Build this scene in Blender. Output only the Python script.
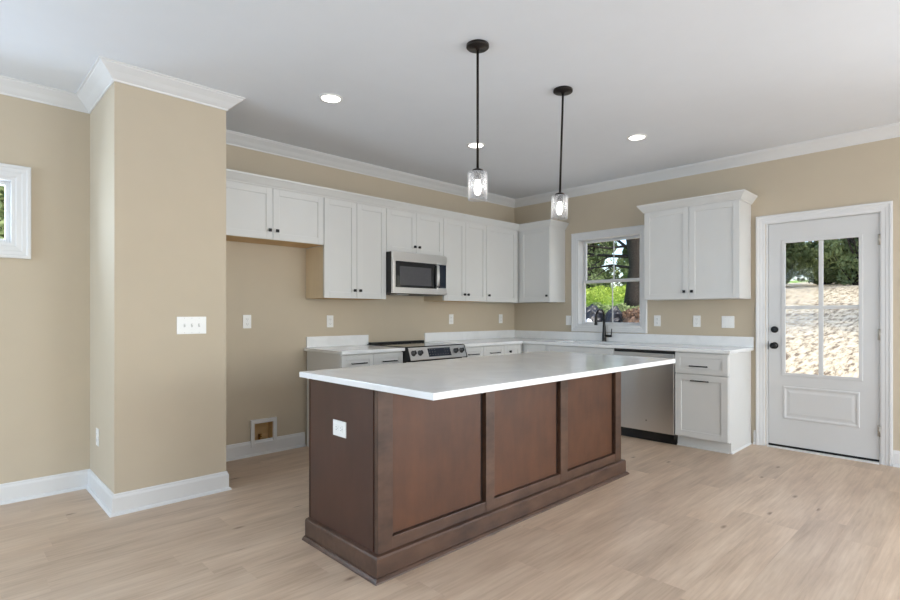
import bpy, bmesh, math, random
from mathutils import Vector, Matrix
random.seed(7)
for o in list(bpy.data.objects): bpy.data.objects.remove(o)
S = bpy.context.scene
COL = S.collection
PI = math.pi
H = 2.74

# ------------------------------------------------------------------ camera
cam_d = bpy.data.cameras.new('camera'); cam = bpy.data.objects.new('camera', cam_d); COL.objects.link(cam)
cam_d.sensor_width = 36; cam_d.lens = 525.28 / 900 * 36; cam_d.shift_y = 13.9 / 900
cam_d.clip_start = .05; cam_d.clip_end = 300
cam.location = (-5.5266, -4.4587, 1.2294)
cam.rotation_euler = (PI / 2, 0, -0.7701)
S.camera = cam

# ------------------------------------------------------------------ world, sun, daylight, exposure
W = bpy.data.worlds.new('world'); S.world = W; W.use_nodes = True
wn = W.node_tree; wn.nodes.clear()
sky = wn.nodes.new('ShaderNodeTexSky'); sky.sky_type = 'NISHITA'; sky.sun_disc = False
sky.sun_elevation = math.radians(42); sky.sun_rotation = math.radians(185); sky.dust_density = 2.0
bg = wn.nodes.new('ShaderNodeBackground'); bg.inputs[1].default_value = 0.42
wo = wn.nodes.new('ShaderNodeOutputWorld')
wn.links.new(sky.outputs[0], bg.inputs[0]); wn.links.new(bg.outputs[0], wo.inputs[0])
sd = bpy.data.lights.new('sun', 'SUN'); sd.energy = 3.5; sd.angle = math.radians(.6); sd.color = (1, .93, .82)
sun = bpy.data.objects.new('sun', sd); COL.objects.link(sun)
sun.rotation_euler = (math.radians(48), 0, math.radians(-14)); sun.location = (0, -12, 14)

def area(name, loc, rot, sx, sy, power, col):
    d = bpy.data.lights.new(name, 'AREA'); d.shape = 'RECTANGLE'; d.size = sx; d.size_y = sy
    d.energy = power; d.color = col
    o = bpy.data.objects.new(name, d); COL.objects.link(o); o.location = loc; o.rotation_euler = rot
    return o
# area lamps for daylight, mostly at unseen windows added to match its direction
area('daylight_left', (-8.66, -1.0, 1.45), (0, -PI / 2 - .2, 0), 1.7, 1.3, 82, (.62, .80, 1))
area('daylight_left', (-8.66, -5.2, 1.45), (0, -PI / 2 - .25, 0), 1.7, 1.9, 18, (.70, .85, 1))
area('daylight_back', (-5.668, .18, 1.9), (-PI / 2 , 0, 0), .94, .40, 16, (.68, .82, 1))
area('daylight_back', (-7.3, .18, 1.25), (-PI / 2, 0, 0), 1.4, 1.9, 30, (.68, .82, 1))
area('daylight_front', (-5.6, -8.66, 1.35), (PI / 2 + .35, 0, 0), 2.6, 2.0, 62, (.74, .87, 1))
area('daylight_front', (-2.0, -8.66, 1.35), (PI / 2 + .25, 0, 0), 2.6, 2.0, 125, (.82, .91, 1))
area('daylight_right', (.20, -6.4, 1.3), (0, PI / 2 + .0, 0), 1.9, 2.2, 105, (.86, .93, 1))
S.view_settings.view_transform = 'Standard'; S.view_settings.look = 'None'
S.view_settings.gamma = 1; S.view_settings.use_curve_mapping = False
S.view_settings.exposure = 0.05
S.cycles.use_denoising = True
S.cycles.max_bounces = 10; S.cycles.diffuse_bounces = 5; S.cycles.transparent_max_bounces = 12
S.cycles.sample_clamp_indirect = 6

# ------------------------------------------------------------------ materials
def s2l(c):
    return tuple(((v / 255) / 12.92 if v / 255 <= .04045 else ((v / 255 + .055) / 1.055) ** 2.4) for v in c)
def nmat(name):
    m = bpy.data.materials.new(name); m.use_nodes = True
    n = m.node_tree; b = n.nodes['Principled BSDF']
    return m, n, b
def N(n, t, **k):
    x = n.nodes.new(t)
    for a, v in k.items(): setattr(x, a, v)
    return x
def paint(name, rgb, rough=.5, metal=0, noise=.02, scale=6, bump=0, bscale=200, spec=.5, coat=0):
    m, n, b = nmat(name)
    c = s2l(rgb)
    tc = N(n, 'ShaderNodeTexCoord'); t = N(n, 'ShaderNodeTexNoise'); t.inputs['Scale'].default_value = scale
    t.inputs['Detail'].default_value = 4
    n.links.new(tc.outputs['Object'], t.inputs['Vector'])
    r = N(n, 'ShaderNodeValToRGB')
    r.color_ramp.elements[0].position = .3; r.color_ramp.elements[1].position = .7
    r.color_ramp.elements[0].color = tuple(v * (1 - noise) for v in c) + (1,)
    r.color_ramp.elements[1].color = tuple(min(1, v * (1 + noise)) for v in c) + (1,)
    n.links.new(t.outputs['Fac'], r.inputs[0]); n.links.new(r.outputs[0], b.inputs['Base Color'])
    b.inputs['Roughness'].default_value = rough; b.inputs['Metallic'].default_value = metal
    b.inputs['Specular IOR Level'].default_value = spec; b.inputs['Coat Weight'].default_value = coat
    if bump:
        t2 = N(n, 'ShaderNodeTexNoise'); t2.inputs['Scale'].default_value = bscale
        n.links.new(tc.outputs['Object'], t2.inputs['Vector'])
        bp = N(n, 'ShaderNodeBump'); bp.inputs['Strength'].default_value = bump; bp.inputs['Distance'].default_value = .001
        n.links.new(t2.outputs['Fac'], bp.inputs['Height']); n.links.new(bp.outputs[0], b.inputs['Normal'])
    return m
def wood(name, dark, light, sc=(2, 30, 30), rough=.35, contrast=(.3, .7), blotch=.5):
    m, n, b = nmat(name)
    tc = N(n, 'ShaderNodeTexCoord'); mp = N(n, 'ShaderNodeMapping'); mp.inputs['Scale'].default_value = sc
    n.links.new(tc.outputs['Object'], mp.inputs[0])
    t = N(n, 'ShaderNodeTexNoise'); t.inputs['Scale'].default_value = 1.5; t.inputs['Detail'].default_value = 8
    n.links.new(mp.outputs[0], t.inputs['Vector'])
    t2 = N(n, 'ShaderNodeTexNoise'); t2.inputs['Scale'].default_value = 5; t2.inputs['Detail'].default_value = 3
    n.links.new(tc.outputs['Object'], t2.inputs['Vector'])
    mx = N(n, 'ShaderNodeMix'); mx.inputs[0].default_value = blotch
    n.links.new(t.outputs['Fac'], mx.inputs[2]); n.links.new(t2.outputs['Fac'], mx.inputs[3])
    r = N(n, 'ShaderNodeValToRGB')
    r.color_ramp.elements[0].position = contrast[0]; r.color_ramp.elements[1].position = contrast[1]
    r.color_ramp.elements[0].color = s2l(dark) + (1,); r.color_ramp.elements[1].color = s2l(light) + (1,)
    n.links.new(mx.outputs[0], r.inputs[0]); n.links.new(r.outputs[0], b.inputs['Base Color'])
    b.inputs['Roughness'].default_value = rough
    return m

M = {}
M['wall'] = paint('wall_beige_paint', (196, 183, 162), .75, bump=.15, bscale=350, noise=.012)
M['ceiling'] = paint('ceiling_paint', (226, 230, 236), .85, noise=.008)
M['trim'] = paint('white_trim_paint', (222, 222, 222), .35, noise=.008)
M['cab'] = paint('white_cabinet_paint', (214, 214, 212), .38, noise=.01)
M['door'] = paint('white_door_paint', (210, 210, 210), .4, noise=.008)
M['raw'] = wood('raw_birch', (196, 160, 110), (222, 190, 142), (2, 25, 25), .6)
M['rawside'] = wood('pale_veneer', (222, 206, 178), (232, 217, 190), (25, 25, 2), .55)
M['cherry'] = wood('stained_maple_panel', (66, 39, 24), (100, 62, 39), (12, 12, 3), .42, (.25, .75), .6)
M['cherrydk'] = wood('stained_maple_frame', (58, 41, 33), (98, 72, 57), (6, 22, 14), .34, (.32, .68), .5)
M['cherryend_shade'] = wood('stained_maple_end_shade', (58, 36, 28), (78, 49, 38), (9, 9, 2.2), .36, (.25, .75), .5)  # end wood coloured darker to put the end face's shade into it
M['groove_shade'] = paint('dark_groove_shade', (30, 16, 12), .6)  # near-black colour puts shade into the open gaps beside the island panels
M['black'] = paint('matte_black_metal', (22, 22, 23), .35, .3, noise=.1)
M['blackglass'] = paint('black_glass', (10, 11, 13), .06, noise=.1)
M['bronze'] = paint('dark_bronze', (40, 34, 31), .35, .6)
M['nickel'] = paint('satin_nickel', (176, 172, 165), .3, .9)
M['plate'] = paint('white_plastic', (236, 236, 234), .3, noise=.005)
M['slot'] = paint('grey_slot', (110, 110, 110), .6)
M['screw'] = paint('painted_screw', (200, 200, 200), .4)
M['brass'] = paint('brass', (170, 130, 70), .3, .9)
M['kick'] = paint('black_plastic', (14, 14, 15), .4)
M['ceramic'] = paint('white_sink', (232, 234, 235), .15, noise=.01)
M['meshglass'] = paint('microwave_screen', (74, 74, 78), .18, noise=.05, scale=60)
M['display'] = paint('display_glass', (30, 36, 50), .12)
M['rubber'] = paint('door_sweep', (12, 12, 12), .7)

def steel(name, rgb, sc):
    m, n, b = nmat(name)
    tc = N(n, 'ShaderNodeTexCoord'); mp = N(n, 'ShaderNodeMapping'); mp.inputs['Scale'].default_value = sc
    t = N(n, 'ShaderNodeTexNoise'); t.inputs['Scale'].default_value = 3; t.inputs['Detail'].default_value = 5
    n.links.new(tc.outputs['Object'], mp.inputs[0]); n.links.new(mp.outputs[0], t.inputs['Vector'])
    b.inputs['Base Color'].default_value = s2l(rgb) + (1,)
    mr = N(n, 'ShaderNodeMapRange'); mr.inputs[3].default_value = .27; mr.inputs[4].default_value = .32
    n.links.new(t.outputs['Fac'], mr.inputs[0]); n.links.new(mr.outputs[0], b.inputs['Roughness'])
    b.inputs['Metallic'].default_value = 1
    return m
M['darksteel'] = steel('dark_steel', (96, 96, 98), (40, 40, 40))
M['steel'] = steel('brushed_steel', (222, 221, 220), (2, 2, 120))

# quartz
m, n, b = nmat('white_quartz')
tc = N(n, 'ShaderNodeTexCoord'); t = N(n, 'ShaderNodeTexNoise'); t.inputs['Scale'].default_value = 3; t.inputs['Detail'].default_value = 8
t.inputs['Distortion'].default_value = 1.5
n.links.new(tc.outputs['Object'], t.inputs['Vector'])
r = N(n, 'ShaderNodeValToRGB'); r.color_ramp.elements[0].position = .42; r.color_ramp.elements[1].position = .55
r.color_ramp.elements[0].color = s2l((233, 234, 235)) + (1,); r.color_ramp.elements[1].color = s2l((238, 239, 240)) + (1,)
n.links.new(t.outputs['Fac'], r.inputs[0]); n.links.new(r.outputs[0], b.inputs['Base Color'])
b.inputs['Roughness'].default_value = .13
M['quartz'] = m

# floor planks (tone and offset come from a colour attribute made per plank)
m, n, b = nmat('light_oak_planks')
at = N(n, 'ShaderNodeAttribute', attribute_name='plank')
sep = N(n, 'ShaderNodeSeparateColor'); n.links.new(at.outputs['Color'], sep.inputs[0])
tc = N(n, 'ShaderNodeTexCoord')
off = N(n, 'ShaderNodeVectorMath', operation='SCALE'); off.inputs['Scale'].default_value = 37
n.links.new(at.outputs['Color'], off.inputs[0])
ad = N(n, 'ShaderNodeVectorMath', operation='ADD'); n.links.new(tc.outputs['Object'], ad.inputs[0]); n.links.new(off.outputs[0], ad.inputs[1])
mp = N(n, 'ShaderNodeMapping'); mp.inputs['Scale'].default_value = (2.2, 38, 38); n.links.new(ad.outputs[0], mp.inputs[0])
g = N(n, 'ShaderNodeTexNoise'); g.inputs['Scale'].default_value = 1.6; g.inputs['Detail'].default_value = 9; g.inputs['Roughness'].default_value = .62
g.inputs['Distortion'].default_value = .4
n.links.new(mp.outputs[0], g.inputs['Vector'])
mp2 = N(n, 'ShaderNodeMapping'); mp2.inputs['Scale'].default_value = (1.2, 5, 5); n.links.new(ad.outputs[0], mp2.inputs[0])
g2 = N(n, 'ShaderNodeTexNoise'); g2.inputs['Scale'].default_value = 1.7; g2.inputs['Detail'].default_value = 4; n.links.new(mp2.outputs[0], g2.inputs['Vector'])
r = N(n, 'ShaderNodeValToRGB'); e = r.color_ramp.elements
e[0].position = .28; e[0].color = s2l((170, 146, 125)) + (1,)
e[1].position = .72; e[1].color = s2l((220, 199, 177)) + (1,)
x = e.new(.5); x.color = s2l((200, 176, 153)) + (1,)
mixg = N(n, 'ShaderNodeMix'); mixg.inputs[0].default_value = .5
n.links.new(g.outputs['Fac'], mixg.inputs[2]); n.links.new(g2.outputs['Fac'], mixg.inputs[3])
n.links.new(mixg.outputs[0], r.inputs[0])
# per plank tone
ton = N(n, 'ShaderNodeMapRange'); ton.inputs[3].default_value = .93; ton.inputs[4].default_value = 1.07
n.links.new(sep.outputs[0], ton.inputs[0])
sc_ = N(n, 'ShaderNodeVectorMath', operation='SCALE'); n.links.new(r.outputs[0], sc_.inputs[0]); n.links.new(ton.outputs[0], sc_.inputs['Scale'])
# knots
mp3 = N(n, 'ShaderNodeMapping'); mp3.inputs['Scale'].default_value = (1.6, 4.2, 1); n.links.new(ad.outputs[0], mp3.inputs[0])
vo = N(n, 'ShaderNodeTexVoronoi'); vo.inputs['Scale'].default_value = 1.0; vo.voronoi_dimensions = '2D'
n.links.new(mp3.outputs[0], vo.inputs['Vector'])
kr = N(n, 'ShaderNodeValToRGB'); kr.color_ramp.elements[0].position = .012; kr.color_ramp.elements[1].position = .07
kr.color_ramp.elements[0].color = (.75, .75, .75, 1); kr.color_ramp.elements[1].color = (0, 0, 0, 1)
n.links.new(vo.outputs['Distance'], kr.inputs[0])
gt = N(n, 'ShaderNodeMath', operation='GREATER_THAN'); gt.inputs[1].default_value = .72
sv = N(n, 'ShaderNodeSeparateColor'); n.links.new(vo.outputs['Color'], sv.inputs[0]); n.links.new(sv.outputs[0], gt.inputs[0])
mu = N(n, 'ShaderNodeMath', operation='MULTIPLY'); n.links.new(kr.outputs[0], mu.inputs[0]); n.links.new(gt.outputs[0], mu.inputs[1])
mk = N(n, 'ShaderNodeMix', data_type='RGBA'); mk.inputs[7].default_value = s2l((104, 78, 58)) + (1,)
n.links.new(mu.outputs[0], mk.inputs[0]); n.links.new(sc_.outputs[0], mk.inputs[6]); n.links.new(mk.outputs[2], b.inputs['Base Color'])
rr = N(n, 'ShaderNodeMapRange'); rr.inputs[3].default_value = .34; rr.inputs[4].default_value = .48
n.links.new(g.outputs['Fac'], rr.inputs[0]); n.links.new(rr.outputs[0], b.inputs['Roughness'])
M['floor'] = m

# window glass: thin clear pane
m = bpy.data.materials.new('clear_pane'); m.use_nodes = True; n = m.node_tree; n.nodes.clear()
tr = N(n, 'ShaderNodeBsdfTransparent'); tr.inputs[0].default_value = (.97, .98, .98, 1)
gl = N(n, 'ShaderNodeBsdfGlossy'); gl.inputs['Roughness'].default_value = .02
lw = N(n, 'ShaderNodeLayerWeight'); lw.inputs[0].default_value = .12
mx = N(n, 'ShaderNodeMixShader'); out = N(n, 'ShaderNodeOutputMaterial')
n.links.new(lw.outputs['Fresnel'], mx.inputs[0]); n.links.new(tr.outputs[0], mx.inputs[1]); n.links.new(gl.outputs[0], mx.inputs[2]); n.links.new(mx.outputs[0], out.inputs[0])
M['pane'] = m
# seeded glass of the pendants
m = bpy.data.materials.new('seeded_glass'); m.use_nodes = True; n = m.node_tree; n.nodes.clear()
tr = N(n, 'ShaderNodeBsdfTransparent'); tr.inputs[0].default_value = (.97, .98, .99, 1)
gl = N(n, 'ShaderNodeBsdfGlossy'); gl.inputs['Roughness'].default_value = .12
df = N(n, 'ShaderNodeBsdfTranslucent'); df.inputs[0].default_value = (.9, .9, .92, 1)
lw = N(n, 'ShaderNodeLayerWeight'); lw.inputs[0].default_value = .35
vo = N(n, 'ShaderNodeTexVoronoi'); vo.inputs['Scale'].default_value = 90
tc = N(n, 'ShaderNodeTexCoord'); n.links.new(tc.outputs['Object'], vo.inputs['Vector'])
bp = N(n, 'ShaderNodeBump'); bp.inputs['Strength'].default_value = .6; bp.inputs['Distance'].default_value = .003
n.links.new(vo.outputs['Distance'], bp.inputs['Height']); n.links.new(bp.outputs[0], gl.inputs['Normal'])
m1 = N(n, 'ShaderNodeMixShader'); m1.inputs[0].default_value = .45
n.links.new(gl.outputs[0], m1.inputs[1]); n.links.new(df.outputs[0], m1.inputs[2])
vr = N(n, 'ShaderNodeMapRange'); vr.inputs[1].default_value = 0; vr.inputs[2].default_value = .5; vr.inputs[3].default_value = .20; vr.inputs[4].default_value = .02
n.links.new(vo.outputs['Distance'], vr.inputs[0])
ma = N(n, 'ShaderNodeMath', operation='ADD', use_clamp=True); n.links.new(lw.outputs['Facing'], ma.inputs[0]); n.links.new(vr.outputs[0], ma.inputs[1])
m2 = N(n, 'ShaderNodeMixShader'); n.links.new(ma.outputs[0], m2.inputs[0]); n.links.new(tr.outputs[0], m2.inputs[1]); n.links.new(m1.outputs[0], m2.inputs[2])
out = N(n, 'ShaderNodeOutputMaterial'); n.links.new(m2.outputs[0], out.inputs[0])
M['seeded'] = m
def emit(name, col, st):
    m = bpy.data.materials.new(name); m.use_nodes = True; n = m.node_tree; n.nodes.clear()
    e = N(n, 'ShaderNodeEmission'); e.inputs[0].default_value = col + (1,); e.inputs[1].default_value = st
    o = N(n, 'ShaderNodeOutputMaterial'); n.links.new(e.outputs[0], o.inputs[0]); return m
M['bulb'] = emit('lit_bulb', (1, .96, .9), 7)
M['led'] = emit('lit_downlight', (1, .96, .9), 9)

def ground_mat(name, a, b_, c_, sc=1.0):
    m, n, b = nmat(name)
    tc = N(n, 'ShaderNodeTexCoord')
    t = N(n, 'ShaderNodeTexNoise'); t.inputs['Scale'].default_value = 5.5 * sc; t.inputs['Detail'].default_value = 10; t.inputs['Roughness'].default_value = .75
    mp = N(n, 'ShaderNodeMapping'); mp.inputs['Scale'].default_value = (.5, 2.0, 1); n.links.new(tc.outputs['Object'], mp.inputs[0])
    n.links.new(mp.outputs[0], t.inputs['Vector'])
    r = N(n, 'ShaderNodeValToRGB'); e = r.color_ramp.elements
    e[0].position = .41; e[0].color = s2l(a) + (1,); e[1].position = .62; e[1].color = s2l(c_) + (1,)
    x = e.new(.49); x.color = s2l(b_) + (1,)
    n.links.new(t.outputs['Fac'], r.inputs[0]); n.links.new(r.outputs[0], b.inputs['Base Color']); b.inputs['Roughness'].default_value = .95
    return m
M['straw'] = ground_mat('straw_yard', (112, 94, 76), (196, 180, 152), (226, 214, 190))
M['grass'] = ground_mat('green_bank', (80, 110, 40), (130, 165, 60), (175, 200, 90))
def leafmat(name, a, b_):
    m = bpy.data.materials.new(name); m.use_nodes = True; n = m.node_tree; n.nodes.clear()
    oi = N(n, 'ShaderNodeTexCoord'); t = N(n, 'ShaderNodeTexNoise'); t.inputs['Scale'].default_value = 2.2; t.inputs['Detail'].default_value = 6; t.inputs['Roughness'].default_value = .8
    n.links.new(oi.outputs['Object'], t.inputs['Vector'])
    r = N(n, 'ShaderNodeValToRGB'); r.color_ramp.elements[0].position = .35; r.color_ramp.elements[1].position = .65
    r.color_ramp.elements[0].color = s2l(a) + (1,); r.color_ramp.elements[1].color = s2l(b_) + (1,)
    n.links.new(t.outputs['Fac'], r.inputs[0])
    d = N(n, 'ShaderNodeBsdfDiffuse'); tl = N(n, 'ShaderNodeBsdfTranslucent'); mx = N(n, 'ShaderNodeMixShader'); mx.inputs[0].default_value = .4
    n.links.new(r.outputs[0], d.inputs[0]); n.links.new(r.outputs[0], tl.inputs[0]); n.links.new(d.outputs[0], mx.inputs[1]); n.links.new(tl.outputs[0], mx.inputs[2])
    o = N(n, 'ShaderNodeOutputMaterial'); n.links.new(mx.outputs[0], o.inputs[0]); return m
M['leaf_dark'] = leafmat('dark_leaves', (78, 92, 62), (156, 168, 118))
M['leaf_mid'] = leafmat('mid_leaves', (100, 114, 74), (184, 196, 146))
M['leaf_bright'] = leafmat('bright_leaves', (140, 168, 60), (216, 230, 130))
M['brownleaf'] = leafmat('brown_leaves', (96, 74, 62), (186, 156, 134))
M['bark'] = paint('bark', (46, 40, 36), .95, noise=.35, scale=14, bump=.8, bscale=30)
M['tarp'] = paint('black_plastic_sheet', (34, 36, 44), .35, noise=.3, scale=8)
M['whitebag'] = paint('white_plastic_bag', (225, 225, 228), .5)
M['brownpile'] = paint('brown_leaf_litter', (112, 92, 80), .95, noise=.45, scale=10)

# ------------------------------------------------------------------ mesh helpers
class MB:
    def __init__(s): s.bm = bmesh.new()
    def box(s, x0, x1, y0, y1, z0, z1):
        x0, x1 = sorted((x0, x1)); y0, y1 = sorted((y0, y1)); z0, z1 = sorted((z0, z1))
        v = [s.bm.verts.new((x, y, z)) for x in (x0, x1) for y in (y0, y1) for z in (z0, z1)]
        for f in ((0, 1, 3, 2), (4, 6, 7, 5), (0, 4, 5, 1), (2, 3, 7, 6), (0, 2, 6, 4), (1, 5, 7, 3)):
            s.bm.faces.new([v[i] for i in f])
        return s
    def poly(s, pts, smooth=False):
        f = s.bm.faces.new([s.bm.verts.new(p) for p in pts]); f.smooth = smooth; return s
    def loft(s, rings, closed_ends=True, smooth=True, ring_closed=True):
        R = [[s.bm.verts.new(p) for p in r] for r in rings]
        k = len(R[0])
        for a, b in zip(R, R[1:]):
            for i in range(k if ring_closed else k - 1):
                f = s.bm.faces.new((a[i], a[(i + 1) % k], b[(i + 1) % k], b[i])); f.smooth = smooth
        if closed_ends:
            s.bm.faces.new(R[0][::-1]); s.bm.faces.new(R[-1])
        return s
    def lathe(s, prof, c=(0, 0, 0), axis='z', seg=24, ends=True):
        rings = []
        for r, h in prof:
            ring = []
            for i in range(seg):
                a = 2 * PI * i / seg; p, q = r * math.cos(a), r * math.sin(a)
                ring.append({'z': (c[0] + p, c[1] + q, c[2] + h), 'x': (c[0] + h, c[1] + p, c[2] + q), 'y': (c[0] + p, c[1] + h, c[2] + q)}[axis])
            rings.append(ring)
        return s.loft(rings, ends)
    def tube(s, pts, rad, seg=10):
        rings = []
        pts = [Vector(p) for p in pts]; n = len(pts)
        if not hasattr(rad, '__len__'): rad = [rad] * n
        t0 = (pts[1] - pts[0]).normalized(); up = Vector((0, 0, 1)) if abs(t0.z) < .9 else Vector((1, 0, 0))
        a = t0.cross(up).normalized()
        for i, p in enumerate(pts):
            t = (pts[min(i + 1, n - 1)] - pts[max(i - 1, 0)]).normalized()
            a = (a - t * a.dot(t)).normalized(); b = t.cross(a)
            rings.append([tuple(p + (a * math.cos(2 * PI * k / seg) + b * math.sin(2 * PI * k / seg)) * rad[i]) for k in range(seg)])
        return s.loft(rings)
    def build(s, name, mat, parent=None, bevel=0, loc=None, seg=2):
        bmesh.ops.recalc_face_normals(s.bm, faces=s.bm.faces)
        off = Vector((0, 0, 0)); p = parent
        while p is not None: off += p.location; p = p.parent
        if loc is not None: off = Vector(loc)
        if off.length: bmesh.ops.translate(s.bm, verts=s.bm.verts, vec=-off)
        me = bpy.data.meshes.new(name); s.bm.to_mesh(me); s.bm.free()
        o = bpy.data.objects.new(name, me); me.materials.append(mat if not isinstance(mat, str) else M[mat])
        COL.objects.link(o); o.parent = parent
        if loc is not None: o.location = loc
        if bevel:
            b = o.modifiers.new('bevel', 'BEVEL'); b.width = bevel; b.segments = seg; b.limit_method = 'ANGLE'; b.angle_limit = math.radians(40)
        return o
def box(*a): return MB().box(*a)
def thing(name, loc, label, cat, group=None, kind=None):
    o = bpy.data.objects.new(name, None); COL.objects.link(o); o.location = loc; o.empty_display_size = .1
    return tag(o, label, cat, group, kind)
def tag(o, label, cat, group=None, kind=None):
    o['label'] = label; o['category'] = cat
    if group: o['group'] = group
    if kind: o['kind'] = kind
    return o
def dup(root, loc, label, rotz=None):
    r = root.copy(); COL.objects.link(r); r.location = loc; r['label'] = label
    if rotz is not None: r.rotation_euler = (0, 0, rotz)
    for ch in list(root.children):
        c = ch.copy(); COL.objects.link(c); c.parent = r
        for g in ch.children:
            d = g.copy(); COL.objects.link(d); d.parent = c
    return r
def slab(us, vs, holes, t0, t1, f):
    """plate with rectangular holes; us, vs cut lines; f maps (u, v, t) to a point"""
    us = sorted(set(us) | {h[0] for h in holes} | {h[1] for h in holes}); vs = sorted(set(vs) | {h[2] for h in holes} | {h[3] for h in holes})
    mb = MB(); bm = mb.bm; cache = {}
    def V(u, v, t):
        k = (round(u, 5), round(v, 5), t)
        if k not in cache: cache[k] = bm.verts.new(f(u, v, t))
        return cache[k]
    def solid(i, j):
        if i < 0 or j < 0 or i >= len(us) - 1 or j >= len(vs) - 1: return False
        u, v = (us[i] + us[i + 1]) / 2, (vs[j] + vs[j + 1]) / 2
        return not any(h[0] < u < h[1] and h[2] < v < h[3] for h in holes)
    for i in range(len(us) - 1):
        for j in range(len(vs) - 1):
            if not solid(i, j): continue
            a, b, c, d = us[i], us[i + 1], vs[j], vs[j + 1]
            for t in (t0, t1): bm.faces.new([V(a, c, t), V(b, c, t), V(b, d, t), V(a, d, t)])
            for (di, dj, p, q) in ((-1, 0, (a, c), (a, d)), (1, 0, (b, c), (b, d)), (0, -1, (a, c), (b, c)), (0, 1, (a, d), (b, d))):
                if not solid(i + di, j + dj): bm.faces.new([V(*p, t0), V(*q, t0), V(*q, t1), V(*p, t1)])
    return mb
def sweep(path, prof, side=1, mb=None):
    """profile (offset, z) along a horizontal path with mitred corners; offset goes to the right of travel when side=1"""
    mb = mb or MB(); P = [Vector(p) for p in path]; rings = []
    for i, p in enumerate(P):
        ns = []
        for a, b in ((i - 1, i), (i, i + 1)):
            if a >= 0 and b < len(P):
                d = (P[b] - P[a]).normalized(); ns.append(Vector((d.y, -d.x)) * side)
        if len(ns) == 2: m_ = (ns[0] + ns[1]); m_ = m_ / (m_.dot(ns[0]))
        else: m_ = ns[0]
        rings.append([(p.x + m_.x * d, p.y + m_.y * d, z) for d, z in prof])
    return mb.loft(rings, smooth=False)

# ------------------------------------------------------------------ room shell
XL, YF = -8.5, -8.5
# floor planks, running along x
bm = bmesh.new(); lay = bm.loops.layers.color.new('plank')
pw = .178; y = YF; g_ = .0009
rnd = random.Random(3)
while y < .0:
    x = XL - rnd.random() * 1.6
    while x < 0:
        L = rnd.choice([.9, 1.2, 1.5, 1.8, 1.8]); x0, x1 = max(x, XL), min(x + L, 0.0)
        if x1 - x0 > .01:
            q = [bm.verts.new(p) for p in ((x0 + g_, y + g_, 0), (x1 - g_, y + g_, 0), (x1 - g_, min(y + pw, 0) - g_, 0), (x0 + g_, min(y + pw, 0) - g_, 0))]
            f = bm.faces.new(q); c = (rnd.random(), rnd.random(), rnd.random(), 1)
            for l in f.loops: l[lay] = c
        x += L
    y += pw
def sub(x0, x1, y0, y1, z0, z1):
    v = [bm.verts.new((a, b_, c)) for a in (x0, x1) for b_ in (y0, y1) for c in (z0, z1)]
    for fi in ((0, 2, 3, 1), (4, 5, 7, 6), (0, 1, 5, 4), (2, 6, 7, 3), (0, 4, 6, 2), (1, 3, 7, 5)):
        f = bm.faces.new([v[i] for i in fi])
        for l in f.loops: l[lay] = (0, .5, .5, 1)
sub(XL - .15, .15, YF - .15, .15, -.12, -.0008)
me = bpy.data.meshes.new('floor'); bm.to_mesh(me); bm.free(); me.materials.append(M['floor'])
fl = bpy.data.objects.new('floor', me); COL.objects.link(fl); tag(fl, 'light oak plank floor of the kitchen', 'floor', kind='structure')

tag(box(XL - .15, .15, YF - .15, .15, H, H + .15).build('ceiling', 'ceiling'), 'smooth pale grey-white ceiling', 'ceiling', kind='structure')

WIN = (-1.782, -.965, 1.085, 2.135)     # y0,y1,z0,z1 kitchen window opening
RW = (-7.6, -5.2, .25, 2.35)
DOOR = (-3.838, -2.995, 0, 2.078)
TRN = (-6.16, -5.176, 1.675, 2.12); TRN2 = (-8.05, -6.55, .25, 2.25)
BOX = (-3.577, -3.402, .108, .278)
tag(slab([XL - .15, .15], [0, H], [TRN, TRN2, BOX], 0, .15, lambda u, v, t: (u, t, v)).build('wall_back', 'wall'), 'beige wall behind the cooking range and cabinets', 'wall', kind='structure')
tag(slab([YF - .15, 0], [0, H], [WIN, DOOR, RW], 0, .15, lambda u, v, t: (t, u, v)).build('wall_right', 'wall'), 'beige wall with the sink window and the glazed door', 'wall', kind='structure')
LW = [(-1.7, -.3, .55, 2.35), (-6.2, -4.2, .55, 2.35)]
FW = [(-7.0, -4.2, .3, 2.4), (-3.4, -.6, .3, 2.4)]
tag(slab([YF, 0], [0, H], LW, XL, XL - .15, lambda u, v, t: (t, u, v)).build('wall_left', 'wall'), 'beige wall with added unseen windows left of the kitchen', 'wall', kind='structure')
tag(slab([XL, 0], [0, H], FW, YF, YF - .15, lambda u, v, t: (u, t, v)).build('wall_front', 'wall'), 'beige wall with added unseen windows facing the island', 'wall', kind='structure')
PX0, PX1, PY = -4.765, -4.092, -.73
tag(box(PX0, PX1, PY, 0, 0, H).build('wall_partition', 'wall'), 'beige projecting wall block left of the refrigerator space, with three-gang switch', 'wall', kind='structure')

# crown and base
cz = lambda pr: [(d, H + z) for d, z in pr]
crown = cz([(0, -.09), (.008, -.09), (.011, -.080), (.019, -.074), (.030, -.064), (.049, -.044), (.072, -.026), (.084, -.017), (.087, -.010), (.096, -.008), (.096, 0), (0, 0)])
tag(sweep([(XL, 0), (PX0, 0), (PX0, PY), (PX1, PY), (PX1, 0), (0, 0), (0, YF)], crown).build('trim_1', 'trim'), 'white cove crown moulding round the top of the walls', 'crown moulding', kind='structure')
basep = [(0, 0), (.028, 0), (.028, .006), (.022, .016), (.014, .019), (.014, .104), (.011, .112), (.008, .117), (.008, .124), (.003, .130), (0, .130)]
def base(path, nm, lab):
    tag(sweep(path, basep).build(nm, 'trim'), lab, 'baseboard', kind='structure')
base([(XL, 0), (PX0, 0), (PX0, PY), (PX1, PY), (PX1, 0), (-3.092, 0)], 'baseboard_back', 'white baseboard along the back wall and round the projecting wall block')
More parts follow.
